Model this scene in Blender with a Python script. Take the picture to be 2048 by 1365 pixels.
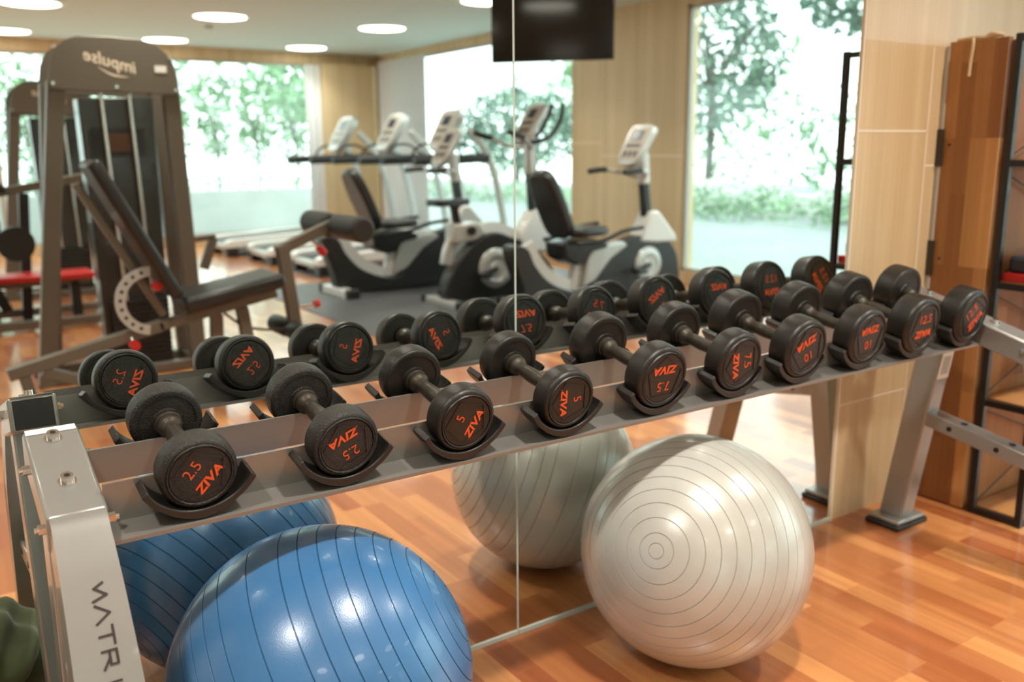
import bpy, bmesh, math, random
from mathutils import Vector, Matrix
for o in list(bpy.data.objects): bpy.data.objects.remove(o)
sc = bpy.context.scene
COL = sc.collection
PI = math.pi
# ------------------------------------------------------------------ camera, world, exposure
CAM_F, PITCH, YAW, ROLL = 1797.0, math.radians(12.11), math.radians(33.83), math.radians(-.495)
CAM_POS = Vector((0, -1.766, 1.24))
F = Vector((math.cos(PITCH)*math.sin(YAW), math.cos(PITCH)*math.cos(YAW), -math.sin(PITCH)))
R0 = Vector((math.cos(YAW), -math.sin(YAW), 0)); U0 = R0.cross(F)
R = R0*math.cos(ROLL)+U0*math.sin(ROLL); U = -R0*math.sin(ROLL)+U0*math.cos(ROLL)
cd = bpy.data.cameras.new('camera'); cam = bpy.data.objects.new('camera', cd); COL.objects.link(cam)
m = Matrix((R, U, -F)).transposed().to_4x4(); m.translation = CAM_POS; cam.matrix_world = m
cd.sensor_width = 36; cd.lens = CAM_F*36/2048; cd.clip_start = .05; cd.clip_end = 200
cd.dof.use_dof = True; cd.dof.focus_distance = 1.62; cd.dof.aperture_fstop = 2.8
sc.camera = cam
sc.view_settings.view_transform = 'Standard'; sc.view_settings.look = 'None'
sc.view_settings.gamma = 1; sc.view_settings.use_curve_mapping = False
sc.view_settings.exposure = -0.08
w = bpy.data.worlds.new('sky'); sc.world = w; w.use_nodes = True
nt = w.node_tree; bg = nt.nodes['Background']
bg.inputs[0].default_value = (.89, .985, 1.0, 1); bg.inputs[1].default_value = 4.2
LAMP = 9.0; LAMP_W = 21.0
# ------------------------------------------------------------------ materials
def new_mat(name):
    m = bpy.data.materials.new(name); m.use_nodes = True
    return m, m.node_tree.nodes, m.node_tree.links, m.node_tree.nodes['Principled BSDF']
def mat(name, col, rough=.5, metal=0, coat=0, bump=0, bscale=200, spec=.5, var=0, vscale=8, emit=0, sheen=0):
    m, n, l, b = new_mat(name)
    b.inputs['Base Color'].default_value = (*col, 1); b.inputs['Roughness'].default_value = rough
    b.inputs['Metallic'].default_value = metal; b.inputs['Coat Weight'].default_value = coat
    b.inputs['Specular IOR Level'].default_value = spec
    b.inputs['Sheen Weight'].default_value = sheen
    tc = n.new('ShaderNodeTexCoord')
    if bump:
        t = n.new('ShaderNodeTexNoise'); t.inputs['Scale'].default_value = bscale; t.inputs['Detail'].default_value = 3
        l.new(tc.outputs['Object'], t.inputs['Vector'])
        bp = n.new('ShaderNodeBump'); bp.inputs['Strength'].default_value = bump; bp.inputs['Distance'].default_value = .002
        l.new(t.outputs['Fac'], bp.inputs['Height']); l.new(bp.outputs[0], b.inputs['Normal'])
    if var:
        t = n.new('ShaderNodeTexNoise'); t.inputs['Scale'].default_value = vscale; t.inputs['Detail'].default_value = 5
        l.new(tc.outputs['Object'], t.inputs['Vector'])
        r = n.new('ShaderNodeValToRGB')
        r.color_ramp.elements[0].color = (*[c*(1-var) for c in col], 1); r.color_ramp.elements[0].position = .35
        r.color_ramp.elements[1].color = (*[min(1, c*(1+var)) for c in col], 1); r.color_ramp.elements[1].position = .65
        l.new(t.outputs['Fac'], r.inputs[0]); l.new(r.outputs[0], b.inputs['Base Color'])
    if emit:
        b.inputs['Emission Color'].default_value = (*col, 1); b.inputs['Emission Strength'].default_value = emit
    return m
def wood(name, c1, c2, grain, axis='Z', brick=None, rough=.4, coat=0, gs=60, gcol=.8, off=.43):
    """streaky wood; brick=(length,width,gap) gives blocks with random tone. axis = grain direction, plane = plane it lies in"""
    m, n, l, b = new_mat(name)
    tc = n.new('ShaderNodeTexCoord'); mp = n.new('ShaderNodeMapping')
    # make texture x run along the grain
    rot = {'X': (0, 0, 0), 'Y': (0, 0, -PI/2), 'Z': (0, PI/2, 0), 'ZY': (PI/2, 0, 0)}[axis]
    l.new(tc.outputs['Object'], mp.inputs['Vector'])
    sep = n.new('ShaderNodeSeparateXYZ'); l.new(tc.outputs['Object'], sep.inputs[0])
    comb = n.new('ShaderNodeCombineXYZ')
    o = {'X': 'XYZ', 'Y': 'YXZ', 'Z': 'ZXY', 'ZY': 'ZYX'}[axis]
    for i in range(3): l.new(sep.outputs['XYZ'.index(o[i])], comb.inputs[i])
    vec = comb.outputs[0]
    mp2 = n.new('ShaderNodeMapping'); mp2.inputs['Scale'].default_value = (1.2, gs, gs)
    l.new(vec, mp2.inputs['Vector'])
    t = n.new('ShaderNodeTexNoise'); t.inputs['Scale'].default_value = 1; t.inputs['Detail'].default_value = 5; t.inputs['Distortion'].default_value = .3
    r = n.new('ShaderNodeValToRGB')
    r.color_ramp.elements[0].position = .3; r.color_ramp.elements[1].position = .7
    r.color_ramp.elements[0].color = (gcol, gcol*.97, gcol*.93, 1); r.color_ramp.elements[1].color = (1.08, 1.08, 1.08, 1)
    l.new(t.outputs['Fac'], r.inputs[0])
    mx = n.new('ShaderNodeMix'); mx.data_type = 'RGBA'; mx.blend_type = 'MULTIPLY'; mx.inputs['Factor'].default_value = grain
    if brick:
        bt = n.new('ShaderNodeTexBrick'); L, Wd, gap = brick
        bt.inputs['Color1'].default_value = (0, 0, 0, 1); bt.inputs['Color2'].default_value = (1, 1, 1, 1); bt.inputs['Mortar'].default_value = (.3, .3, .3, 1)
        bt.inputs['Scale'].default_value = 1; bt.inputs['Mortar Size'].default_value = gap
        bt.inputs['Brick Width'].default_value = L; bt.inputs['Row Height'].default_value = Wd
        bt.offset = off; bt.offset_frequency = 3; bt.squash = 1
        l.new(vec, bt.inputs['Vector'])
        cr = n.new('ShaderNodeValToRGB')
        cr.color_ramp.elements[0].color = (*c1, 1); cr.color_ramp.elements[1].color = (*c2, 1)
        e = cr.color_ramp.elements.new(.5); e.color = (*[(a*.6+b_*.4)*1.0 for a, b_ in zip(c1, c2)], 1)
        l.new(bt.outputs['Color'], cr.inputs[0]); l.new(cr.outputs[0], mx.inputs['A'])
        # shift grain per block
        va = n.new('ShaderNodeVectorMath'); va.operation = 'MULTIPLY_ADD'; va.inputs[1].default_value = (13, 7, 3)
        l.new(bt.outputs['Color'], va.inputs[0]); l.new(mp2.outputs[0], va.inputs[2]); l.new(va.outputs[0], t.inputs['Vector'])
    else:
        l.new(mp2.outputs[0], t.inputs['Vector'])
        t2 = n.new('ShaderNodeTexNoise'); t2.inputs['Scale'].default_value = 1; t2.inputs['Detail'].default_value = 3
        mp3 = n.new('ShaderNodeMapping'); mp3.inputs['Scale'].default_value = (.25, gs/8, gs/8); l.new(vec, mp3.inputs['Vector']); l.new(mp3.outputs[0], t2.inputs['Vector'])
        cr = n.new('ShaderNodeValToRGB')
        cr.color_ramp.elements[0].position = .3; cr.color_ramp.elements[1].position = .7
        cr.color_ramp.elements[0].color = (*c1, 1); cr.color_ramp.elements[1].color = (*c2, 1)
        l.new(t2.outputs['Fac'], cr.inputs[0]); l.new(cr.outputs[0], mx.inputs['A'])
    l.new(r.outputs[0], mx.inputs['B']); l.new(mx.outputs['Result'], b.inputs['Base Color'])
    b.inputs['Roughness'].default_value = rough; b.inputs['Coat Weight'].default_value = coat; b.inputs['Coat Roughness'].default_value = .09
    return m
M = {}
M['floor'] = wood('laminate_floor', (.37, .10, .030), (.68, .295, .10), .85, 'Y', (.34, .072, .0006), rough=.33, gs=45, coat=.8)
M['butcher'] = wood('butcher_block', (.25, .095, .026), (.58, .29, .10), .75, 'ZY', (.42, .052, .0004), rough=.5, gs=50)
M['shelfwood'] = wood('shelf_wood', (.30, .12, .035), (.52, .26, .09), .7, 'X', (.5, .06, .0006), rough=.4, gs=50)
M['backboard'] = wood('back_board_wood', (.22, .08, .022), (.46, .21, .07), .8, 'Z', (.45, .09, .0006), rough=.5, gs=50)
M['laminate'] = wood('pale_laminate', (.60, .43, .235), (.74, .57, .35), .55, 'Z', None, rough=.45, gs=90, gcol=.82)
M['laminate_lit'] = wood('pale_laminate_lit', (.68, .55, .39), (.78, .66, .48), .5, 'Z', None, rough=.45, gs=90, gcol=.88)  # paler laminate copy: light on the upper wall put into the colour
M['joint'] = mat('tile_joint', (.85, .74, .58), .5)
M['plaster'] = mat('plaster', (.72, .70, .64), .8)
M['ceiling'] = mat('ceiling_paint', (.68, .80, .77), .85)
M['silver'] = mat('silver_paint', (.35, .345, .325), .32, .5, coat=.3, bump=.04, bscale=900)
M['rail'] = mat('rail_paint', (.25, .237, .215), .34, .4, coat=.2, bump=.04, bscale=900)
M['steel'] = mat('steel', (.75, .74, .72), .18, 1)
M['capblack'] = mat('plastic_black', (.012, .012, .012), .45)
M['rubber'] = mat('rubber_black', (.0125, .0105, .008), .42, bump=.25, bscale=260, var=.3, vscale=20)
M['rubber_rough'] = mat('rubber_worn', (.016, .0145, .0115), .34, bump=1.0, bscale=420, var=.35, vscale=25)
M['handle'] = mat('handle_grey', (.042, .035, .024), .4, .3, bump=.3, bscale=350, var=.3, vscale=30)
M['saddle'] = mat('saddle_plastic', (.014, .012, .010), .4, bump=.1, bscale=300)
M['orange'] = mat('orange_paint', (.78, .095, .018), .5)
M['ink'] = mat('ink_brown', (.035, .022, .02), .5)
M['sticker'] = mat('sticker', (.8, .8, .76), .5)
M['stickerline'] = mat('sticker_print', (.25, .27, .24), .5)
M['blue'] = mat('blue_vinyl', (.045, .165, .36), .28, .0, coat=.25, bump=.1, bscale=500, var=.08, vscale=5, spec=.7)
M['bluegrooveshade'] = mat('blue_groove_shade', (.02, .10, .22), .4)  # darker blue paints the shade inside the ball's grooves
M['pearl'] = mat('pearl_vinyl', (.53, .52, .47), .27, .12, coat=.3, bump=.12, bscale=400, var=.06, vscale=5, spec=.7)
M['pearlgrooveshade'] = mat('pearl_groove_shade', (.42, .41, .37), .4)  # groove shading painted in as a darker pearl tone
M['black'] = mat('black_metal', (.015, .016, .017), .35, .3, coat=.2)
M['red'] = mat('red_cover', (.5, .015, .012), .4)
M['dark'] = mat('dark_cloth', (.02, .02, .025), .7)
M['twine'] = mat('twine', (.62, .47, .27), .9, bump=.5)
M['green'] = mat('olive_cloth', (.07, .085, .03), .85, bump=.4, bscale=60, var=.3, vscale=6, sheen=.3)
M['taupe'] = mat('taupe_frame', (.145, .125, .098), .42, .25)
M['taupe_dark'] = mat('smoked_shroud', (.032, .026, .020), .3, coat=.2)
M['vinyl'] = mat('black_vinyl', (.012, .0115, .011), .42, coat=.1)
M['foam'] = mat('foam_black', (.018, .018, .018), .5)
M['white'] = mat('white_shell', (.72, .72, .70), .3, coat=.3)
M['shell'] = mat('silver_shell', (.50, .50, .48), .32, .35, coat=.2)
M['charcoal'] = mat('charcoal_shell', (.015, .015, .0145), .42, coat=.05)
M['screen'] = mat('screen_face', (.02, .03, .06), .15)
M['keypad'] = mat('keypad', (.42, .36, .30), .4)
M['paper'] = mat('placard', (.10, .04, .015), .4)
M['belt'] = mat('tread_belt', (.03, .03, .032), .6)
M['mat'] = mat('rubber_mat', (.075, .075, .08), .45, var=.15, vscale=3)
M['tv'] = mat('tv_black', (.004, .004, .005), .12)
M['curtain'] = mat('curtain_white', (.75, .78, .8), .8)
M['frame'] = mat('window_frame', (.45, .43, .38), .5)
M['lamp'] = mat('lamp_diffuser', (1, .93, .80), .5, emit=LAMP)
M['lampring'] = mat('lamp_ring', (.8, .8, .76), .5)
M['paving'] = mat('paving', (.32, .355, .345), .7, var=.08, vscale=.8)
M['gwall'] = mat('garden_wall', (.58, .60, .59), .8, var=.08, vscale=1)
M['grass'] = mat('lawn', (.16, .36, .10), .9, var=.3, vscale=2)
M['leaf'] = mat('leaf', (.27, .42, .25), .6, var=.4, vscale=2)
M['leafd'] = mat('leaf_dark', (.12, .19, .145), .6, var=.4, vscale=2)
M['bark'] = mat('bark', (.12, .11, .09), .9)
M['petal'] = mat('petal', (.8, .8, .76), .7)
def mirror_mat():
    m, n, l, b = new_mat('mirror_silver')
    g = n.new('ShaderNodeBsdfGlossy'); g.inputs['Roughness'].default_value = 0; g.inputs['Color'].default_value = (.86, .90, .87, 1)
    l.new(g.outputs[0], n['Material Output'].inputs[0]); return m
M['mirror'] = mirror_mat()
M['mirroredge'] = mat('mirror_edge', (.55, .62, .55), .2, coat=.5)
def glass_mat():
    m, n, l, b = new_mat('window_glass')
    g = n.new('ShaderNodeBsdfGlossy'); g.inputs['Roughness'].default_value = 0
    t = n.new('ShaderNodeBsdfTransparent'); t.inputs['Color'].default_value = (.93, .98, .96, 1)
    lw = n.new('ShaderNodeLayerWeight'); lw.inputs['Blend'].default_value = .5
    pw = n.new('ShaderNodeMath'); pw.operation = 'POWER'; pw.inputs[1].default_value = 5; l.new(lw.outputs['Facing'], pw.inputs[0])
    fr = n.new('ShaderNodeMath'); fr.operation = 'MULTIPLY_ADD'; fr.inputs[1].default_value = .9; fr.inputs[2].default_value = .04; l.new(pw.outputs[0], fr.inputs[0])
    mx = n.new('ShaderNodeMixShader'); l.new(fr.outputs[0], mx.inputs[0]); l.new(t.outputs[0], mx.inputs[1]); l.new(g.outputs[0], mx.inputs[2])
    l.new(mx.outputs[0], n['Material Output'].inputs[0]); return m
M['glass'] = glass_mat()
# ------------------------------------------------------------------ mesh helpers
def link(name, bm, mats, parent=None, loc=None, smooth=True, angle=40, bevel=0, label=None, kind=None, local=None):
    """bm in the parent's frame unless loc is given (then the bm is in world space and is re-based to loc)"""
    bmesh.ops.recalc_face_normals(bm, faces=bm.faces)
    me = bpy.data.meshes.new(name); bm.to_mesh(me); bm.free()
    if not isinstance(mats, (list, tuple)): mats = [mats]
    for q in mats: me.materials.append(M[q] if isinstance(q, str) else q)
    o = bpy.data.objects.new(name, me); COL.objects.link(o)
    if loc is not None: me.transform(Matrix.Translation(-Vector(loc))); o.location = loc
    if parent is not None: o.parent = parent
    if smooth:
        me.polygons.foreach_set('use_smooth', [True]*len(me.polygons)); me.set_sharp_from_angle(angle=math.radians(angle))
    if bevel:
        md = o.modifiers.new('bevel', 'BEVEL'); md.width = bevel; md.segments = 2; md.limit_method = 'ANGLE'; md.angle_limit = math.radians(35)
    if label: o['label'] = label
    if kind: o['kind'] = kind
    return o
def thing(name, label, cat, loc=(0, 0, 0), rot=(0, 0, 0), group=None):
    o = bpy.data.objects.new(name, None); COL.objects.link(o); o.location = loc; o.rotation_euler = rot
    o.empty_display_size = .05
    o['label'] = label; o['category'] = cat
    if group: o['group'] = group
    return o
def tag(o, label, cat, group=None, kind=None):
    o['label'] = label; o['category'] = cat
    if group: o['group'] = group
    if kind: o['kind'] = kind
    return o
def copy_tree(o, parent=None):
    c = o.copy(); COL.objects.link(c)
    if parent is not None: c.parent = parent
    for ch in [x for x in bpy.data.objects if x.parent == o]: copy_tree(ch, c)
    return c
B = bmesh.new
def box(bm, lo, hi, mi=0, mtx=None):
    c = [(lo[i]+hi[i])/2 for i in range(3)]; s = [abs(hi[i]-lo[i]) for i in range(3)]
    r = bmesh.ops.create_cube(bm, size=1, matrix=(mtx or Matrix())@Matrix.Translation(c)@Matrix.Diagonal((*s, 1)))
    fs = {f for v in r['verts'] for f in v.link_faces}
    for f in fs: f.material_index = mi
    return bm
def beam(bm, p0, p1, w, h, up=(0, 0, 1), mi=0):
    """rectangular tube from p0 to p1, w across, h in the up direction"""
    p0 = Vector(p0); p1 = Vector(p1); d = (p1-p0); L = d.length; d.normalize(); u = Vector(up)
    s = d.cross(u); s.normalize(); u = s.cross(d)
    mt = Matrix((s, d, u)).transposed().to_4x4(); mt.translation = (p0+p1)/2
    box(bm, (-w/2, -L/2, -h/2), (w/2, L/2, h/2), mi, mt); return bm
def cyl(bm, p0, p1, r0, r1=None, n=24, mi=0, caps=True):
    p0 = Vector(p0); p1 = Vector(p1); d = p1-p0; L = d.length
    q = d.to_track_quat('Z', 'Y').to_matrix().to_4x4(); q.translation = (p0+p1)/2
    r = bmesh.ops.create_cone(bm, cap_ends=caps, segments=n, radius1=r0, radius2=r0 if r1 is None else r1, depth=L, matrix=q)
    for f in {f for v in r['verts'] for f in v.link_faces}: f.material_index = mi
    return bm
def catmull(pts, k=6):
    pts = [Vector(p) for p in pts]
    if len(pts) < 3: return pts
    out = []; P = [pts[0]*2-pts[1]]+pts+[pts[-1]*2-pts[-2]]
    for i in range(1, len(P)-2):
        a, b, c, d = P[i-1:i+3]
        for j in range(k):
            t = j/k
            out.append(.5*((2*b)+(c-a)*t+(2*a-5*b+4*c-d)*t*t+(3*b-a-3*c+d)*t**3))
    return out+[pts[-1]]
def tube(bm, pts, r, n=12, smooth=True, mi=0, sq=None, up=None):
    """round tube (or rectangle sq=(w,h)) along pts"""
    P = catmull(pts) if smooth else [Vector(p) for p in pts]
    rings = []; prev = None
    for i, p in enumerate(P):
        d = (P[min(i+1, len(P)-1)]-P[max(i-1, 0)]).normalized()
        if up is not None: u = Vector(up); s = d.cross(u).normalized(); u = s.cross(d)
        else:
            if prev is None: prev = Vector((0, 0, 1)) if abs(d.z) < .9 else Vector((0, 1, 0))
            s = d.cross(prev).normalized(); u = s.cross(d).normalized(); prev = u
        rr = r[min(i*len(r)//len(P), len(r)-1)] if isinstance(r, (list, tuple)) else r
        if sq: cs = [(sq[0]/2, sq[1]/2), (-sq[0]/2, sq[1]/2), (-sq[0]/2, -sq[1]/2), (sq[0]/2, -sq[1]/2)]
        else: cs = [(rr*math.cos(2*PI*k/n), rr*math.sin(2*PI*k/n)) for k in range(n)]
        rings.append([bm.verts.new(p+s*a+u*b) for a, b in cs])
    N = len(rings[0])
    for a, b in zip(rings, rings[1:]):
        for k in range(N): bm.faces.new((a[k], a[(k+1) % N], b[(k+1) % N], b[k])).material_index = mi
    bm.faces.new(rings[0][::-1]).material_index = mi; bm.faces.new(rings[-1]).material_index = mi
    return bm
def prism(bm, prof, t0, t1, f, mi=0):
    """closed outline prof (u,v) extruded from t0 to t1; f(u,v,t)->xyz"""
    a = [bm.verts.new(f(u, v, t0)) for u, v in prof]; b = [bm.verts.new(f(u, v, t1)) for u, v in prof]
    N = len(prof)
    fs = [bm.faces.new(a[::-1]), bm.faces.new(b)]
    for k in range(N): fs.append(bm.faces.new((a[k], a[(k+1) % N], b[(k+1) % N], b[k])))
    for q in fs: q.material_index = mi
    return bm
def smoothprof(pts, k=5):
    P = [Vector((*p, 0)) for p in pts]; n = len(P); out = []
    for i in range(n):
        a, b, c, d = P[i-1], P[i], P[(i+1) % n], P[(i+2) % n]
        for j in range(k):
            t = j/k
            v = .5*((2*b)+(c-a)*t+(2*a-5*b+4*c-d)*t*t+(3*b-a-3*c+d)*t**3); out.append((v.x, v.y))
    return out
def lathe(bm, prof, n=48, mtx=None, mis=None):
    """prof: list of (r, y) around local Y"""
    mtx = mtx or Matrix(); rings = []
    for r, y in prof:
        if r < 1e-6: rings.append([bm.verts.new(mtx@Vector((0, y, 0)))])
        else: rings.append([bm.verts.new(mtx@Vector((r*math.cos(2*PI*k/n), y, r*math.sin(2*PI*k/n)))) for k in range(n)])
    for i, (a, b) in enumerate(zip(rings, rings[1:])):
        mi = mis[i] if mis else 0
        for k in range(n):
            A = a[k % len(a)]; A2 = a[(k+1) % len(a)]; Bq = b[k % len(b)]; B2 = b[(k+1) % len(b)]
            vs = []
            for v in (A, A2, B2, Bq):
                if v not in vs: vs.append(v)
            if len(vs) > 2: bm.faces.new(vs).material_index = mi
    return bm
XZ = lambda u, v, t: (u, t, v)
def V(x, yv, z): return (x, -yv, z)          # a spot seen in the mirror -> the spot in the room
def text_mesh(txt, size, ext=.0004, shear=0, bold=0, sx=1, align='CENTER'):
    cu = bpy.data.curves.new('lettering', 'FONT'); cu.body = txt; cu.size = size; cu.extrude = ext; cu.shear = shear; cu.offset = bold
    cu.align_x = align; cu.align_y = 'CENTER'; cu.resolution_u = 3
    o = bpy.data.objects.new('t', cu); COL.objects.link(o)
    dg = bpy.context.evaluated_depsgraph_get(); dg.update()
    me = bpy.data.meshes.new_from_object(o.evaluated_get(dg)); bpy.data.objects.remove(o)
    me.transform(Matrix.Diagonal((sx, 1, 1, 1)))
    return me
def put_text(name, me, mtx, matn, parent):
    me = me.copy(); me.transform(mtx); me.materials.clear(); me.materials.append(M[matn])
    o = bpy.data.objects.new(name, me); COL.objects.link(o); o.parent = parent; return o
def struct(name, bm, mt, **k):
    return link(name, bm, mt, kind='structure', smooth=False, **k)
# ------------------------------------------------------------------ room shell
X0, X1, Y0, ZC = -3.0, 5.9, -10.5, 2.55
struct('floor', box(B(), (X0, Y0, -.06), (X1, 0.0, 0)), 'floor')
struct('ceiling', box(B(), (X0, Y0, ZC), (X1, 0.1, ZC+.1)), 'ceiling')
wb = B()
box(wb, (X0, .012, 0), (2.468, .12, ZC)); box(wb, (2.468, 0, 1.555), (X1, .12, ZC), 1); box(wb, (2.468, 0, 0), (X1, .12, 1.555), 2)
wall_back = struct('wall_back', wb, ['plaster', 'laminate_lit', 'laminate'])
jb = B()
for (xa, xb, za, zb) in ((2.475, 2.845, 1.280, 1.287), (2.845, 2.90, 1.168, 1.175), (2.842, 2.847, .0, 1.55), (2.475, 2.845, .40, .404)):
    box(jb, (xa, -.0012, za), (xb, .002, zb))
struct('trim_1', jb, 'joint')
struct('trim_2', box(B(), (2.4655, -.006, 0), (2.472, .004, ZC)), 'joint')
struct('wall_left', box(B(), (X0-.12, Y0, 0), (X0, .1, ZC)), 'plaster')
# far wall (behind the camera) with full width windows
fb = B(); box(fb, (X0, Y0-.15, 0), (X1+.12, Y0, .13)); box(fb, (X0, Y0-.15, 2.4), (X1+.12, Y0, ZC))
struct('wall_front', fb, ['laminate'])
struct('trim_3', box(B(), (5.03, Y0-.15, .13), (5.82, Y0+.16, 2.4)), 'laminate')          # corner pillar
struct('trim_4', box(B(), (5.80, Y0+.0, .0), (5.9, Y0+.10, 2.45)), 'butcher')
rb = B()
box(rb, (X1, Y0, 0), (X1+.15, 0.1, .12)); box(rb, (X1, Y0, 2.45), (X1+.15, .1, ZC))
box(rb, (X1, -5.88, .12), (X1+.15, -4.24, 2.45)); box(rb, (X1, -1.3, .12), (X1+.15, .1, 2.45)); box(rb, (X1, Y0, .12), (X1+.15, Y0+.2, 2.45))
struct('wall_right', rb, 'laminate')
jb = B()
for (ya, yb, za, zb) in ((-5.88, -5.39, 1.283, 1.295), (-5.39, -4.24, 1.155, 1.167), (-5.395, -5.385, .12, 2.45), (-5.88, -5.39, 2.10, 2.11)):
    box(jb, (X1-.002, ya, za), (X1+.002, yb, zb))
struct('trim_5', jb, 'joint')
# windows
wi = [0]
def window(axis, a, b, z0, z1, pos, mull):
    wi[0] += 1
    o = thing('window_%d' % wi[0], 'x', 'window', (pos, a, z0) if axis == 'x' else (a, pos, z0)); del o['label']; del o['category']; o['kind'] = 'structure'
    fr = B(); fw = .03
    def bb(u0, u1, v0, v1, d=.05, off=.0):
        lo, hi = ((pos+off, u0, v0), (pos+off+d, u1, v1)) if axis == 'x' else ((u0, pos-off-d, v0), (u1, pos-off, v1))
        box(fr, lo, hi)
    bb(a, b, z0, z0+fw); bb(a, b, z1-fw, z1); bb(a, a+fw, z0, z1); bb(b-fw, b, z0, z1)
    for u in mull: bb(u-.012, u+.012, z0, z1)
    link('window_frame', fr, 'frame', parent=o, smooth=False).location = tuple(-c for c in o.location)
    g = B(); box(g, *(((pos+.02, a, z0), (pos+.026, b, z1)) if axis == 'x' else ((a, pos-.026, z0), (b, pos-.02, z1))))
    link('pane', g, 'glass', parent=o, smooth=False).location = tuple(-c for c in o.location)
window('x', -10.3, -5.88, .12, 2.45, X1+.02, [])
window('x', -4.24, -1.3, .12, 2.45, X1+.02, [])
window('y', -3.0, 1.0, .13, 2.4, Y0-.02, [])
window('y', 1.0, 5.03, .13, 2.4, Y0-.02, [])
# ------------------------------------------------------------------ mirrors
def mirror(x0, x1, label, k):
    t = thing('wall_mirror', label, 'mirror', ((x0+x1)/2, .006, 0))
    bm = B(); box(bm, (x0, 0, .012), (x1, .006, 2.3))
    bm.faces.ensure_lookup_table()
    for f in bm.faces:
        f.material_index = 0 if f.calc_center_median().y < .001 else 1
    link('mirror_glass', bm, ['mirror', 'mirroredge'], parent=t, smooth=False).location = (-(x0+x1)/2, -.006, 0)
    s = B(); box(s, (x0, -.004, 0.0005), (x1, .010, .012)); link('bottom_channel', s, 'mirroredge', parent=t, smooth=False).location = (-(x0+x1)/2, -.006, 0)
    return t
mirror(-.10, 1.1925, 'tall wall mirror panel on the left, behind the small dumbbells and blue ball', 0)
mirror(1.1965, 2.465, 'tall wall mirror panel on the right, ending at the pale wood wall', 1)
struct('trim_6', box(B(), (1.1921, -.0006, 0), (1.1969, .008, 2.3)), 'mirroredge')
# ------------------------------------------------------------------ ceiling lamps
def lamp0():
    t = thing('ceiling_lamp', '', 'lamp', group='round recessed ceiling lamps')
    lathe_bm = lathe(B(), [(.25, 0), (.285, -.008), (.30, 0)], 40); l = link('lamp_ring', lathe_bm, 'lampring', parent=t); l.rotation_euler = (PI/2, 0, 0)
    d = link('diffuser', lathe(B(), [(0, -.004), (.25, -.004), (.25, 0)], 40), 'lamp', parent=t); d.rotation_euler = (PI/2, 0, 0)
    ld = bpy.data.lights.new('lamp_light', 'AREA'); ld.shape = 'DISK'; ld.size = .13; ld.energy = LAMP_W; ld.color = (1, .965, .89); ld.spread = math.radians(115)
    lo = bpy.data.objects.new('lamp_light', ld); COL.objects.link(lo); lo.parent = t; lo.location = (0, 0, -.012)
    return t
L0 = lamp0(); first = True
far_data = [c for c in L0.children if c.type == 'LIGHT'][0].data.copy(); far_data.energy = LAMP_W*.6; far_data.size = .4
LX = [-.6, 1.17, 2.87, 4.65]; LY = [-1.1, -3.3, -5.5, -7.7, -9.95]
rows = ['nearest the mirror', 'second from the mirror', 'in the middle', 'fourth from the mirror', 'nearest the far window']
cols = ['leftmost', 'second', 'third', 'rightmost']
for j, y in enumerate(LY):
    for i, x in enumerate(LX):
        t = L0 if first else copy_tree(L0); first = False
        if j > 0: lt = [c for c in t.children if c.type == 'LIGHT'][0]; lt.data = far_data
        t.location = (x, y, ZC-.0005); t['label'] = 'round ceiling lamp, %s in the row %s' % (cols[i], rows[j])
dt = link('smoke_detector', lathe(B(), [(0, -.03), (.04, -.028), (.05, 0)], 24), 'frame', loc=None); dt.rotation_euler = (PI/2, 0, 0); dt.location = (2.95, -8.4, ZC)
tag(dt, 'small grey smoke detector on the ceiling between the lamps', 'smoke detector')
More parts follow.
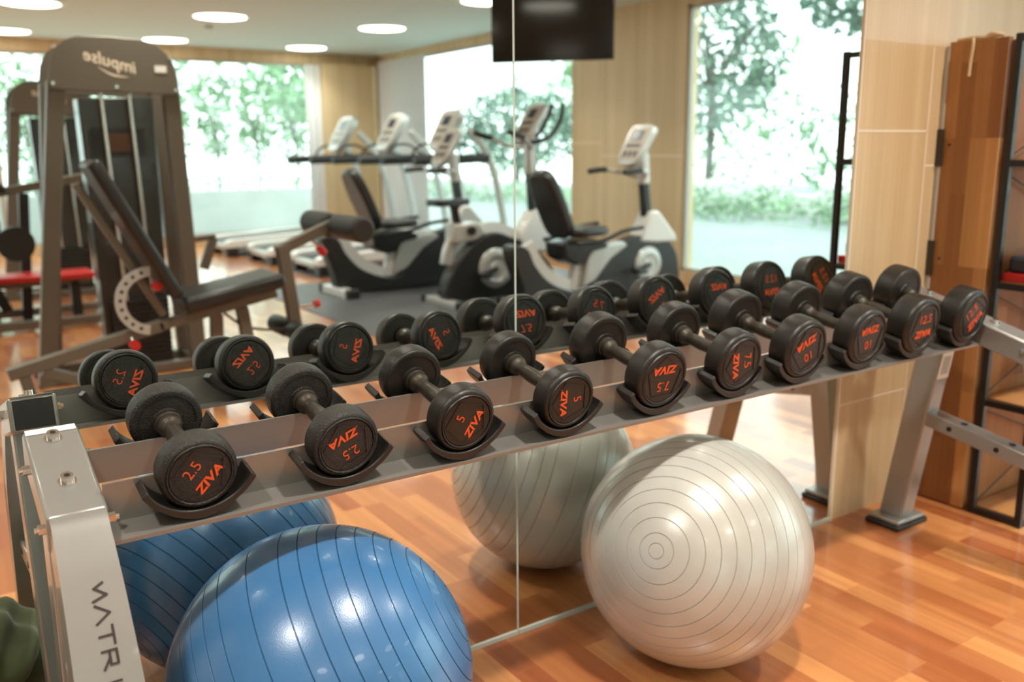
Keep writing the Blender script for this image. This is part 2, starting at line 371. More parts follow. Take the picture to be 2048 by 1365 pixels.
# ------------------------------------------------------------------ dumbbell rack
TILT = math.radians(10.4)
CT, ST = math.cos(TILT), math.sin(TILT)
rack = thing('dumbbell_rack', 'long silver-grey steel dumbbell rack with black saddles in front of the mirror', 'dumbbell rack', (1.4, -.3, 0))
RL = Vector((1.4, -.3, 0))
def rpart(name, bm, mt, **k): 
    o = link(name, bm, mt, **k); o.data.transform(Matrix.Translation(-RL)); o.parent = rack; return o
def frame_side(x0, x1, rear, bend, low, foot, side):
    xc = (x0+x1)/2; wd = x1-x0
    # arm: sloped box beam
    H = .068
    n = Vector((0, -ST, CT))
    up = Vector((0, bend[1]-rear[1], 0)); d = Vector((0, bend[0]-rear[0], bend[1]-rear[1])).normalized(); nn = Vector((0, -d.z, d.y)) if d.y < 0 else Vector((0, -d.z, d.y))
    if nn.z < 0: nn = -nn
    pr = [(rear[0], rear[1]), (bend[0], bend[1]), (bend[0]-nn.y*0-nn.y*H*.0, bend[1]), ]
    a0 = Vector((0, *rear)); a1 = Vector((0, *bend))
    f = lambda u, v, t: (t, u, v)
    prof = [(a0.y, a0.z), (a1.y, a1.z), ((a1-nn*H).y, (a1-nn*H).z), ((a0-nn*H).y, (a0-nn*H).z)]
    arm = prism(B(), prof, x0-.002, x1+.002, f); rpart('rack_arm', arm, 'silver', bevel=.006)
    # rear open end plugged with black
    e = d*-.0006
    cap = B(); c0 = a0+e; prism(cap, [((c0-nn*.006).y, (c0-nn*.006).z), ((c0-nn*(H-.006)).y, (c0-nn*(H-.006)).z), ((c0-nn*(H-.006)+d*.01).y, (c0-nn*(H-.006)+d*.01).z), ((c0-nn*.006+d*.01).y, (c0-nn*.006+d*.01).z)], x0+.006, x1-.006, f)
    rpart('end_cap', cap, 'capblack')
    # curved front leg going down from the bend
    T = .066
    pts = catmull([(0, bend[0]-d.y*.02, bend[1]-d.z*.02), (0, bend[0]+d.y*.03, bend[1]+d.z*.03-.012), (0, low[0], low[1]), (0, foot[0], foot[1]+.02)], 8)
    top = []; bot = []
    for i, p in enumerate(pts):
        dd = (pts[min(i+1, len(pts)-1)]-pts[max(i-1, 0)]).normalized(); q = Vector((0, -dd.z, dd.y))
        if q.z < 0: q = -q
        o = p-q*.003; top.append((o.y, o.z)); o2 = p-q*T; bot.append((o2.y, o2.z))
    bot[0] = (top[0][0], top[0][1]-.06)
    fl = lambda u, v, t: (xc+(t-xc)*(1+.17*min(1, max(0, (.70-v)/.22))), u, v)
    leg = prism(B(), top+bot[::-1], x0+.002, x1-.002, fl); rpart('front_leg', leg, 'silver', bevel=.006)
    fp = B(); box(fp, (x0-.03, foot[0]-.02, 0), (x1+.03, foot[0]+.13, .028)); rpart('foot_pad', fp, 'capblack', bevel=.006)
    # rear leg
    rl = B(); xr0, xr1 = xc-.035, xc+.035
    yb, yt, zt = -.118, -.225, rear[1]-.10
    prism(rl, [(yb+.03, .03), (yb-.05, .03), (yt-.045, zt), (yt+.035, zt+.015)], xr0, xr1, f); rpart('rear_leg', rl, 'silver', bevel=.005)
    fp = B(); box(fp, (xc-.085, yb-.075, 0.0), (xc+.085, yb+.05, .018)); rpart('foot_pad', fp, 'capblack', bevel=.006)
    fq = B(); box(fq, (xc-.075, yb-.068, 0.018), (xc+.075, yb+.043, .032)); rpart('foot_plate', fq, 'silver', bevel=.004)
    # brace between the legs
    br = B(); beam(br, (xc, yb-.08, .391), (xc, low[0]-.005 if not side else -.575, .338 if not side else .325), .06, .047); rpart('brace', br, 'silver', bevel=.004)
    for i, yy in enumerate((-.30, -.45)):
        for xx in (xc-.031, xc+.031):
            rpart('brace_bolt', cyl(B(), (xx-.001, yy, .373-.026*i), (xx+.001, yy, .373-.026*i), .008, n=16), 'capblack')
        rpart('brace_hole', cyl(B(), (xc, yy-.03, .391-.026*i), (xc, yy-.03, .3935-.026*i), .010, n=16), 'capblack')
    # top bolts
    for s in (.14, .66):
        p = a0+(a1-a0)*s; b = B(); p.x = xc
        cyl(b, p, p+nn*.003, .014, n=24); cyl(b, p+nn*.003, p+nn*.013, .0095, n=24); cyl(b, p+nn*.0128, p+nn*.0132, .005, n=6, mi=1)
        rpart('bolt', b, ['steel', 'capblack'])
    for s, xx, dr in ((.22, x1, 1), (.30, x0, -1), (.97, x1, 1), (.95, x0, -1)):
        p = a0+(a1-a0)*s-nn*.026; p.x = xx; q = p.copy(); q.x += dr*.012
        b = B(); cyl(b, p, q, .0085, n=6); q2 = q.copy(); q2.x += dr*.005; cyl(b, q, q2, .005, n=16); rpart('bolt', b, 'steel')
    return a0, a1, nn, d
frame_side(.119, .2005, (-.125, .785), (-.365, .715), (-.50, .52), (-.70, 0), 0)
frame_side(2.605, 2.69, (-.115, .797), (-.53, .682), (-.60, .50), (-.72, 0), 1)
f = lambda u, v, t: (t, u, v)
def rail(name, top, wallh, trayw, dirn):
    ty, tz = top; t = .004
    W = Vector((ST, -CT)); # going down the wall (y,z) perpendicular to the slope
    A = Vector((ty, tz)); Fd = A+W*wallh
    S = Vector((-CT, -ST))*dirn  # along the slope toward the user (dirn=1) or toward the mirror (-1)
    Lp = Fd+S*trayw; Nn = Vector((-ST, CT))
    s = S*t
    prof = [A, Fd, Lp, Lp-Nn*.007, Fd-Nn*t-s, A-s]
    bm = prism(B(), [(p.x, p.y) for p in prof], .2005, 2.605, f)
    rpart(name, bm, 'rail', smooth=False)
    # end brackets
    return Fd, Lp
FR = rail('front_rail', (-.335, .741), .070, .055, 1)
RR = rail('rear_rail', (-.198, .758), .060, .055, -1)
# ------------------------------------------------------------------ dumbbells and saddles
N_ = Vector((0, -ST, CT)); A_ = Vector((0, -CT, -ST))   # normal of the tray, axis toward the user
ZS = .6735   # inner bottom of the front saddle under the front head
RS = .092
def saddle_mesh():
    bm = B(); n = 24; a0 = math.radians(-60); a1 = math.radians(60); L = .05; t = .0108
    inn = []; out = []
    for i in range(n+1):
        a = a0+(a1-a0)*i/n; tt = t*(1+.55*max(0, 1-abs(a)/math.radians(35)))
        inn.append((RS*math.sin(a), -RS*math.cos(a))); out.append(((RS+tt)*math.sin(a), -(RS+tt)*math.cos(a)))
    # squared thicker tips
    inn[0] = (inn[0][0], inn[0][1]+.004); inn[-1] = (inn[-1][0], inn[-1][1]+.004)
    prism(bm, inn+out[::-1], -L/2, L/2, XZ)
    me_o = link('saddle', bm, 'saddle', bevel=.002); return me_o
sad0 = saddle_mesh(); sad_first = [True]
def put_saddle(x, y, z):
    if sad_first[0]: o = sad0; sad_first[0] = False
    else: o = sad0.copy(); COL.objects.link(o)
    o.parent = rack; o.rotation_euler = (TILT, 0, 0)
    o.location = Vector((x, y, z))-RL
    return o
head_cache = {}
def head_mesh(Rh, th, rough):
    k = (Rh, th, rough)
    if k in head_cache: return head_cache[k]
    b = .013
    # outer face toward -y; inner face at +th/2
    h = th/2
    prof = [(0, -h+.0018), (Rh*.77, -h+.0018), (Rh*.785, -h+.0032), (Rh*.80, -h+.0006), (Rh*.83, -h-.0004), (Rh*.86, -h+.0030)]
    for i in range(7):
        a = i/6*PI/2; prof.append((Rh-Rh*.13+Rh*.13*math.sin(a), -h+.0022+b-b*math.cos(a)))
    prof += [(Rh*1.004, 0)]
    for i in range(6):
        a = i/5*PI/2; prof.append((Rh-.007+.007*math.cos(a), h-.007+.007*math.sin(a)))
    prof += [(Rh*.80, h), (Rh*.78, h-.002), (Rh*.42, h-.002), (Rh*.40, h+.002), (0, h+.002)]
    bm = lathe(B(), prof, 72)
    # embossed polygon outline on the face
    m_ = bmesh.new(); npoly = 6 if Rh < .06 else 5
    pr = [(Rh*.70*math.cos(PI/2+2*PI*k/npoly+PI/npoly), Rh*.70*math.sin(PI/2+2*PI*k/npoly+PI/npoly)) for k in range(npoly)]
    for (u0, v0), (u1, v1) in zip(pr, pr[1:]+pr[:1]):
        beam(bm, (u0, -h+.0014, v0), (u1, -h+.0014, v1), .0018, .0024, up=(0, -1, 0))
    bmesh.ops.recalc_face_normals(bm, faces=bm.faces)
    me = bpy.data.meshes.new('head'); bm.to_mesh(me); bm.free(); me.materials.append(M['rubber_rough' if rough else 'rubber'])
    me.polygons.foreach_set('use_smooth', [True]*len(me.polygons)); me.set_sharp_from_angle(angle=math.radians(38))
    head_cache[k] = me; return me
txt_cache = {}
def txt(s, size, **k):
    key = (s, size)
    if key not in txt_cache: txt_cache[key] = text_mesh(s, size, **k)
    return txt_cache[key]
TXT_TO_FACE = Matrix(((1, 0, 0, 0), (0, 0, -1, 0), (0, 1, 0, 0), (0, 0, 0, 1)))   # text x->x, y->z, z->-y
specs = {'2.5': (.0618, .047, .250), '5': (.0635, .048, .258), '7.5': (.0715, .054, .260), '10': (.0755, .061, .274), '12.5': (.079, .067, .287)}
def dumbbell(x, kg, af, ab, label):
    Rh, th, L = specs[kg]; rough = kg == '2.5'
    # axis centre: head bottoms rest in the saddles
    base = Vector((x, -.262, .0)); 
    # front saddle bottom line passes through (y=-.335, z=ZS)
    zc = .761+(Rh-.058)
    t = thing('dumbbell', label, 'dumbbell', (x, -.262, zc), (TILT, 0, 0), group='rubber dumbbells on the rack')
    hc = L/2-th/2
    inner = hc-th/2
    hf = [(.0225, -.001), (.0235, .003), (.0235, .008), (.0215, .0095), (.0215, .019), (.0200, .023), (.0165, .027), (.0138, .034), (.0142, inner*.55), (.0158, inner*.85)]
    pr = [(0, -inner-.001)]+[(a, -inner+b_) for a, b_ in hf]+[(.0162, 0)]+[(a, inner-b_) for a, b_ in hf[::-1]]+[(0, inner+.001)]
    link('handle', lathe(B(), pr, 40), 'handle', parent=t)
    for s, ang in ((-1, af), (1, ab)):
        h = bpy.data.objects.new('head', head_mesh(Rh, th, rough)); COL.objects.link(h); h.parent = t
        rot = Matrix.Rotation(-math.radians(ang), 4, 'Y')
        if s == 1: rot = Matrix.Rotation(PI, 4, 'Z')@rot
        h.matrix_local = Matrix.Translation((0, s*hc, 0))@rot
        fy = -th/2+.0012; k = Rh/.06
        put_text('brand_lettering', txt('ZIVA', .0205, shear=.22, bold=.0006, sx=1.25), Matrix.Translation((0, fy, -.017*k))@Matrix.Scale(k, 4)@TXT_TO_FACE, 'orange', h)
        put_text('weight_number', txt(kg, .0258, bold=-.0003, sx=1.0), Matrix.Translation((0, fy, .0150*k))@Matrix.Scale(k, 4)@TXT_TO_FACE, 'orange', h)
    for s in (-1, 1):
        p = Vector((x, -.262, zc))-A_*s*hc
        c = p+N_*(RS-Rh+.0005); 
        put_saddle(c.x, c.y, c.z)
    return t
data = [(.336, '2.5', 50, -65, 'small worn black dumbbell marked 2.5 at the left end of the rack'),
        (.584, '2.5', 205, 139, 'small black dumbbell marked 2.5 upside down, second from the left end'),
        (.822, '5', 60, -70, 'black dumbbell marked 5, third from the left, lettering climbing to the upper right'),
        (1.064, '5', -86, 67, 'black dumbbell marked 5 with its lettering running straight down, fourth from the left'),
        (1.318, '7.5', 180, 180, 'black dumbbell marked 7.5 exactly upside down, above the silver ball'),
        (1.560, '7.5', -80, 20, 'black dumbbell marked 7.5 with lettering turned sideways, sixth from the left'),
        (1.785, '10', 205, 150, 'large black dumbbell marked 10, tilted upside down, seventh from the left'),
        (2.030, '10', 187, 180, 'large black dumbbell marked 10, nearly level upside down, eighth from the left'),
        (2.262, '12.5', 3, 0, 'large black dumbbell marked 12.5 the right way up, next to last'),
        (2.505, '12.5', 45, 60, 'largest black dumbbell marked 12.5 at the right end by the grey rack arm')]
for q in data: dumbbell(*q)
# lettering on the left leg: strokes
def strokes(name, segs, org, ex, ey, nrm, scale, wdt, matn, par):
    bm = B()
    for a, b in segs:
        pa = org+ex*a[0]*scale+ey*a[1]*scale; pb = org+ex*b[0]*scale+ey*b[1]*scale
        e = (pb-pa).normalized()*wdt*.35
        beam(bm, pa-e, pb+e, wdt, .0012, up=nrm)
    o = link(name, bm, matn, smooth=False); o.data.transform(Matrix.Translation(-RL)); o.parent = par; return o
LEGP = [(-.437, .637), (-.451, .616), (-.465, .590), (-.482, .558), (-.500, .520), (-.521, .473), (-.543, .418)]
def legpt(sv, x):
    """point on the face of the left front leg, sv metres down from the first letter"""
    for a, b in zip(LEGP, LEGP[1:]):
        L = math.hypot(b[0]-a[0], b[1]-a[1])
        if sv <= L or b is LEGP[-1]:
            k = sv/L; return Vector((x, a[0]+(b[0]-a[0])*k, a[1]+(b[1]-a[1])*k)), Vector((0, -(b[1]-a[1]), (b[0]-a[0]))).normalized()*(-1 if (b[0]-a[0]) < 0 and False else 1)
        sv -= L
LET = [('letter_m', 0.006, [((.0, .85), (.25, .2)), ((.25, .2), (.70, 1)), ((.70, 1), (.95, .0))]),
       ('letter_a', .037, [((0, .05), (.5, 1)), ((.5, 1), (1, .0))]),
       ('letter_t', .068, [((0, 1), (1, 1)), ((.5, 1), (.5, 0))]),
       ('letter_r', .102, [((0, 0), (0, 1)), ((0, 1), (.75, 1)), ((.75, 1), (.75, .5)), ((.75, .5), (.1, .5)), ((.35, .5), (.95, 0))]),
       ('letter_i', .138, [((.3, 0), (.3, 1))]),
       ('letter_x', .156, [((0, 0), (1, 1)), ((0, 1), (1, 0))])]
for nm, s0, segs in LET:
    bm = B()
    for a, b in segs:
        pa, na = legpt(s0+a[0]*.026, .156+a[1]*.019); pb, nb = legpt(s0+b[0]*.026, .156+b[1]*.019)
        nn = Vector((0, -1, 1)).normalized(); d_ = (pb-pa); nrm_ = Vector((1, 0, 0)).cross(Vector((0, LEGP[3][0]-LEGP[1][0], LEGP[3][1]-LEGP[1][1]))).normalized()
        if nrm_.z < 0: nrm_ = -nrm_
        e = d_.normalized()*.0012
        beam(bm, pa-e-nrm_*.0022, pb+e-nrm_*.0022, .0033, .0022, up=nrm_)
    rpart(nm, bm, 'ink', smooth=False, label='dark brown hand-painted letter' if False else None)
# stickers on the rack
b_ = B(); prism(b_, [(-.140, .7815), (-.125, .7862), (-.125, .7868), (-.140, .7821)], .1215, .198, f); rpart('sticker', b_, 'sticker', smooth=False, label='white sticker')
b_ = B(); box(b_, (2.6485-.030, -.2625, .60), (2.6485+.030, -.2615, .69)); 
for i_ in range(4): box(b_, (2.632+i_*.010, -.2629, .615), (2.637+i_*.010, -.2624, .675), 1)
b_.transform(Matrix.Translation((2.6485, -.2438, .52))@Matrix.Rotation(math.radians(8.8), 4, 'X')@Matrix.Translation((-2.6485, .2615, -.60)))
rpart('barcode_sticker', b_, ['sticker', 'stickerline'], smooth=False, label='white barcode sticker')
# ------------------------------------------------------------------ exercise balls
def ball(name, c, Rb, axis, rings, m0, m1, label, twist=0):
    prof = []; mis = []
    g = math.radians(.26)
    angs = []
    for i, a in enumerate(rings): angs.append(math.radians(a))
    allp = [0.0]; k = 0; n = 180
    grid = [PI*i/n for i in range(n+1)]
    pts = set(grid)
    A = []
    for a in grid:
        if all(abs(a-b) > g*1.8 for b in angs): A.append((a, 0))
    for b in angs: A += [(b-g, 0), (b-g*.35, 1), (b+g*.35, 1), (b+g, 0)]
    A.sort()
    prof = [((Rb-.0016*d)*math.sin(a), (Rb-.0016*d)*math.cos(a)) for a, d in A]
    prof[0] = (0, Rb); prof[-1] = (0, -Rb)
    mis = [1 if (A[i][1] or A[i+1][1]) else 0 for i in range(len(A)-1)]  # groove faces get the material with painted shade
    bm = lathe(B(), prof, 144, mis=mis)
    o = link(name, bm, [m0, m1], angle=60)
    ax = Vector(axis).normalized(); o.rotation_mode = 'QUATERNION'
    o.rotation_quaternion = Vector((0, 1, 0)).rotation_difference(ax)
    o.location = c; tag(o, label, 'exercise ball'); return o
rg = [3.5, 8, 15]+[22+7.0*i for i in range(9)]; rg2 = rg+[90]+[180-a for a in rg]
bl = ball('exercise_ball', (.5426, -.314, .279), .279, (.83, -.35, .43), rg2, 'blue', 'bluegrooveshade', 'glossy blue exercise ball with ribbed rings on the floor under the rack')
sv = ball('exercise_ball', (1.506, -.3145, .2785), .2785, (-.844, -.403, .355), rg2, 'pearl', 'pearlgrooveshade', 'large pearly silver exercise ball with ribbed rings on the floor under the rack')
# ------------------------------------------------------------------ wood panel and black shelf on the right
pn = thing('wooden_partition', 'orange-brown butcher block wooden partition between the pale wall and the black shelf', 'partition', (2.925, -.11, 0))
def wpart(root, name, bm, mt, **k):
    o = link(name, bm, mt, **k); o.data.transform(Matrix.Translation(-Vector(root.location))); o.parent = root; return o
wpart(pn, 'board', box(B(), (2.915, -.205, .006), (2.94, -.012, 1.568)), 'butcher', bevel=.002)
wpart(pn, 'edge_strip', box(B(), (2.908, -.014, .006), (2.940, -.003, 1.55)), 'frame', smooth=False)
for z in (1.17, .80):
    wpart(pn, 'hinge', box(B(), (2.902, -.020, z), (2.914, -.002, z+.12)), 'taupe_dark', smooth=False)
for z in (1.239, .86):
    wpart(pn, 'screw', cyl(B(), (2.913, -.04, z), (2.9155, -.04, z), .0045, n=12), 'capblack')
tw = B(); tube(tw, [(2.912, -.09, 1.575), (2.906, -.095, 1.55), (2.908, -.09, 1.50), (2.909, -.088, 1.455)], .005, 8)
tube(tw, [(2.925, -.03, 1.572), (2.928, -.08, 1.576), (2.922, -.13, 1.573), (2.93, -.17, 1.578)], .006, 8); tube(tw, [(2.93, -.12, 1.575), (2.92, -.15, 1.582), (2.93, -.18, 1.574)], .006, 8)
tag(link('twine', tw, 'twine'), 'frayed beige twine lying over the top edge of the brown wooden partition', 'twine')
sh = thing('shelving_unit', 'tall black metal shelving unit with wooden shelves at the right edge', 'shelf', (3.3, -.31, 0))
SX0, SX1, SY0, SY1, SZ = 2.917, 3.85, -.402, -.222, 1.575
for xx in (SX0, SX1-.022):
    for yy in (SY0, SY1-.022):
        wpart(sh, 'post', box(B(), (xx, yy, 0), (xx+.022, yy+.022, SZ)), 'black', bevel=.002)
    for z in (0.004, .385, .78, 1.17, SZ-.024):
        wpart(sh, 'cross_bar', box(B(), (xx+.001, SY0+.022, z), (xx+.021, SY1-.022, z+.02)), 'black', smooth=False)
for z in (.012, .393, .788, 1.178):
    wpart(sh, 'shelf_board', box(B(), (SX0+.022, SY0+.004, z), (SX1-.022, SY1-.004, z+.014)), 'shelfwood', bevel=.001)
    for yy in (SY0, SY1-.008):
        wpart(sh, 'long_rail', box(B(), (SX0+.022, yy, z-.010), (SX1-.022, yy+.006, z+.012)), 'black', smooth=False)
for za, zb in ((.42, .76), (.03, .37), (.81, 1.15), (1.2, 1.54)):
    b = B(); cyl(b, (SX0+.01, SY1-.014, za), (SX1-.01, SY1-.014, zb), .0025, n=8); cyl(b, (SX0+.01, SY1-.010, zb), (SX1-.01, SY1-.010, za), .0025, n=8)
    wpart(sh, 'cross_wire', b, 'black')
tag(link('book', box(B(), (2.945, -.385, .8025), (3.16, -.245, .83)), 'red', bevel=.003), 'flat red book lying on the middle shelf of the black unit', 'book')
b = B(); box(b, (2.96, -.37, .830), (3.13, -.25, .885)); tag(link('pouch', b, 'dark', bevel=.012), 'dark folded pouch on top of the red book on the black shelf', 'pouch')
b = B(); cyl(b, (3.2, -.30, .4075), (3.2, -.30, .50), .035, n=24); cyl(b, (3.2, -.30, .50), (3.2, -.30, .53), .018, n=24)
tag(link('bottle', b, 'sticker'), 'white bottle on the second lowest shelf of the black unit', 'bottle')
# wood slabs leaning behind the shelf against the wall
tag(link('wooden_board', box(B(), (2.945, -.215, .006), (3.9, -.195, 1.56)), 'backboard', bevel=.001), 'wide brown wooden board standing behind the black shelving unit', 'board')
# ------------------------------------------------------------------ olive bag (seen in the mirror)
bm = B(); bmesh.ops.create_icosphere(bm, subdivisions=5, radius=1); random.seed(3)
for v in bm.verts:
    n = v.co.normalized(); k = 1+.10*math.sin(5*n.x+2)*math.sin(4*n.y)+.07*math.sin(9*n.y+7*n.z)+.05*math.sin(13*n.x-6*n.z)
    v.co = Vector((n.x*.185*k, n.y*.125*k, max(-.115, n.z*.125*k)))
bag = link('cloth_bag', bm, 'green', angle=180); bag.location = (-.02, -.42, .116); tag(bag, 'crumpled olive green cloth bag on the floor beside the left leg of the rack', 'bag')
tube_ = B(); tube(tube_, [(.165, -.555, .013), (.13, -.49, .016), (.085, -.44, .05), (.02, -.40, .09)], .011, 8); tube(tube_, [(.205, -.555, .013), (.175, -.48, .014), (.13, -.40, .014), (.06, -.33, .04)], .013, 8) 
st = link('strap', tube_, 'green'); st.data.transform(Matrix.Translation((.02, .42, -.116))); st.parent = bag
#@@GYM@@
# ------------------------------------------------------------------ gym machines seen in the mirror
def post(bm, p0, p1, w, d): beam(bm, V(*p0), V(*p1), w, d, up=(0, 1, 0)); return bm
fV = lambda u, v, t: (u, -t, v)
def rounded(pts, k=6): return smoothprof(pts, k)
tw_ = thing('cable_tower', 'grey weight-stack tower with rounded top plate behind the incline bench', 'weight machine', V(1.0, 3.6, 0))
plate = [(.695, 1.555), (.70, 1.63), (.712, 1.70), (.74, 1.76), (.785, 1.80), (.84, 1.822), (1.0, 1.828), (1.16, 1.822), (1.23, 1.80), (1.285, 1.755), (1.318, 1.70), (1.332, 1.62), (1.335, 1.54)]
wpart(tw_, 'top_plate', prism(B(), plate, 3.47, 3.50, fV), 'taupe', bevel=.004)
wpart(tw_, 'rear_plate', prism(B(), plate, 3.86, 3.88, fV), 'taupe', bevel=.004)
for a, b in (((.735, 3.535, 1.60), (.53, 3.535, 0)), ((1.30, 3.535, 1.58), (1.335, 3.535, 0)), ((.735, 3.83, 1.60), (.60, 3.83, 0)), ((1.30, 3.83, 1.58), (1.335, 3.83, 0))):
    bm = B(); beam(bm, V(*a), V(*b), .085, .07, up=(0, 1, 0)); wpart(tw_, 'upright', bm, 'taupe', bevel=.005)
wpart(tw_, 'weight_shroud', prism(B(), [(.845, 1.525), (1.232, 1.535), (1.215, .03), (.87, .03)], 3.64, 3.80, fV), 'taupe_dark', bevel=.008)
for x in (.954, 1.097):
    wpart(tw_, 'guide_rod', cyl(B(), V(x, 3.60, 1.60), V(x+.03, 3.60, .42), .011, n=12), 'steel')
bm = B()
for i in range(13): box(bm, V(.90, 3.56, .06+i*.028), V(1.20, 3.638, .084+i*.028))
wpart(tw_, 'weight_stack', bm, 'black', smooth=False)
wpart(tw_, 'placard', box(B(), V(.885, 3.632, 1.215), V(1.165, 3.64, 1.365)), 'charcoal', smooth=False)
wpart(tw_, 'placard_picture', box(B(), V(.97, 3.627, 1.24), V(1.09, 3.632, 1.34)), 'paper', smooth=False)
for x, z in ((.735, 1.765), (1.295, 1.735), (.712, 1.585), (1.015, 1.575), (1.315, 1.565)):
    wpart(tw_, 'screw', cyl(B(), V(x, 3.47, z), V(x, 3.462, z), .009, n=12), 'steel')
wpart(tw_, 'sticker', box(B(), V(1.215, 3.466, 1.655), V(1.275, 3.4705, 1.69)), 'sticker', smooth=False)
for p0, p1 in (((.50, 3.535, .03), (1.36, 3.535, .03)), ((.50, 3.83, .03), (1.36, 3.83, .03)), ((1.335, 3.5, .03), (1.335, 3.86, .03))):
    bm = B(); beam(bm, V(*p0), V(*p1), .06, .05); wpart(tw_, 'base_beam', bm, 'taupe', bevel=.004)
bm = B(); beam(bm, V(1.33, 3.7, .72), V(1.53, 3.7, .74), .045, .03); beam(bm, V(1.52, 3.7, .735), V(1.45, 3.7, .55), .045, .05, up=(1, 0, 0)); wpart(tw_, 'side_arm', bm, 'taupe', bevel=.004)
tm = text_mesh('impulse', .085, ext=.0008, shear=.3, bold=.001)
# face looks toward +y (toward the mirror): text x -> -x
fm = Matrix(((-1, 0, 0, 0), (0, 0, 1, 0), (0, 1, 0, 0), (0, 0, 0, 1)))
rt = Vector(tw_.location)
put_text('brand_lettering', tm, Matrix.Translation(Vector(V(1.0, 3.4695, 1.70))-rt)@Matrix.Rotation(math.radians(14), 4, 'Y')@fm, 'joint', tw_)
bm = B(); prism(bm, smoothprof([(.93, 1.675), (1.0, 1.64), (1.08, 1.625), (1.0, 1.63)], 4), 3.4685, 3.4705, fV); wpart(tw_, 'brand_swoosh', bm, 'joint', smooth=False)
t2 = copy_tree(tw_); t2.location = Vector(V(1.0+.14, 3.6+3.4, 0)); t2['label'] = 'grey weight-stack tower with rounded top, the farther one standing behind the first'
tw_['group'] = t2['group'] = 'grey weight-stack towers'
# incline bench with leg rollers
be = thing('weight_bench', 'black padded incline weight bench with leg rollers and red knobs', 'weight bench', V(1.1, 2.75, 0))
def bp(name, bm, mt, **k): return wpart(be, name, bm, mt, **k)
YB = 2.75
bm = B(); beam(bm, V(.30, YB, .262), V(.98, YB, .415), .06, .055); beam(bm, V(.96, YB, .41), V(1.55, YB, .52), .06, .045); bp('main_beam', bm, 'taupe', bevel=.004)
bm = B(); beam(bm, V(.36, YB, .27), V(.40, YB, .03), .05, .05, up=(0, 1, 0)); bp('rear_leg', bm, 'taupe', bevel=.004)
bm = B(); beam(bm, V(.36, YB-.28, .03), V(.36, YB+.28, .03), .05, .05); bp('rear_foot', bm, 'taupe', bevel=.004)
bm = B(); beam(bm, V(.44, YB, .26), V(.98, YB, .03), .05, .05); bp('lower_beam', bm, 'taupe', bevel=.004)
bm = B(); beam(bm, V(1.24, YB, .44), V(1.22, YB, .02), .06, .05, up=(0, 1, 0)); bp('front_leg', bm, 'taupe', bevel=.004)
bm = B(); beam(bm, V(1.37, YB, .46), V(1.42, YB, .02), .06, .05, up=(0, 1, 0)); bp('front_leg', bm, 'taupe', bevel=.004)
bm = B(); beam(bm, V(1.42, YB-.3, .025), V(1.42, YB+.3, .025), .05, .05); bp('front_foot', bm, 'taupe', bevel=.004)
def pad(p0, p1, th, wd, nm):
    p0 = Vector(V(*p0)); p1 = Vector(V(*p1)); bm = B(); beam(bm, p0, p1, wd, th, up=(0, 0, 1)); return bp(nm, bm, 'vinyl', bevel=.022)
pad((.72, YB, 1.20), (1.04, YB, .56), .06, .30, 'back_pad')
pad((1.06, YB, .515), (1.56, YB, .60), .075, .32, 'seat_pad')
bm = B(); beam(bm, V(.66, YB, 1.10), V(.99, YB, .46), .05, .035); bp('back_bar', bm, 'taupe', bevel=.004)
bm = B(); beam(bm, V(1.60, YB, .76), V(1.655, YB, .25), .06, .065, up=(0, 1, 0)); bp('front_upright', bm, 'taupe', bevel=.004)
bm = B(); beam(bm, V(1.57, YB, .73), V(1.90, YB, .86), .05, .055); bp('roller_arm', bm, 'taupe', bevel=.004)
for x, z, r, nm in ((1.9, .845, .066, 'foam_roller'), (1.62, .315, .05, 'foam_roller')):
    hw = .36 if z > .5 else .24
    for s in (-1, 1):
        bm = lathe(B(), [(0, -.001), (r*.8, 0), (r, .015), (r, hw-.055), (r*.8, hw-.04), (0, hw-.039)], 28, Matrix.Translation(V(x, YB, z))@(Matrix.Translation((0, .04, 0)) if s > 0 else Matrix.Rotation(PI, 4, 'Z')@Matrix.Translation((0, .04, 0))))
        bp(nm, bm, 'foam')
    bp('roller_axle', cyl(B(), V(x, YB-.05, z), V(x, YB+.05, z), .02, n=14), 'taupe')
n = 24; arc = []
for i in range(n+1):
    a = math.radians(88+(262-88)*i/n); arc.append((.93+.165*math.cos(a), .545+.165*math.sin(a)))
for i in range(n, -1, -1):
    a = math.radians(88+(262-88)*i/n); arc.append((.93+.118*math.cos(a), .545+.118*math.sin(a)))
bm = prism(B(), arc, YB-.055, YB-.045, fV)
for i in range(9):
    a = math.radians(105+i*17.5); c = (.93+.141*math.cos(a), .545+.141*math.sin(a)); cyl(bm, V(c[0], YB-.056, c[1]), V(c[0], YB-.0545, c[1]), .009, n=10, mi=1)
bp('adjusting_arc', bm, ['shell', 'capblack'], smooth=False)
for p, q in (((.83, YB-.04, .345), (.83, YB-.10, .345)), ((1.80, YB, .74), (1.83, YB, .70)), ((1.76, YB, .435), (1.785, YB, .44)), ((.955, YB-.04, .615), (.955, YB-.09, .615))):
    bm = B(); cyl(bm, V(*p), V(*q), .022, n=18); bp('knob', bm, 'red', label='red knob')
for p, q in (((1.74, YB, .80), (1.805, YB, .735)), ((1.64, YB, .425), (1.77, YB, .437)), ((.83, YB-.02, .38), (.83, YB-.07, .345)), ((.955, YB, .60), (.955, YB-.06, .615))):
    bp('knob_pin', cyl(B(), V(*p), V(*q), .008, n=10), 'steel')
bp('cable', tube(B(), [V(1.28, YB, .44), V(1.38, YB, .36), V(1.52, YB, .325), V(1.62, YB, .33)], .007, 8), 'black')
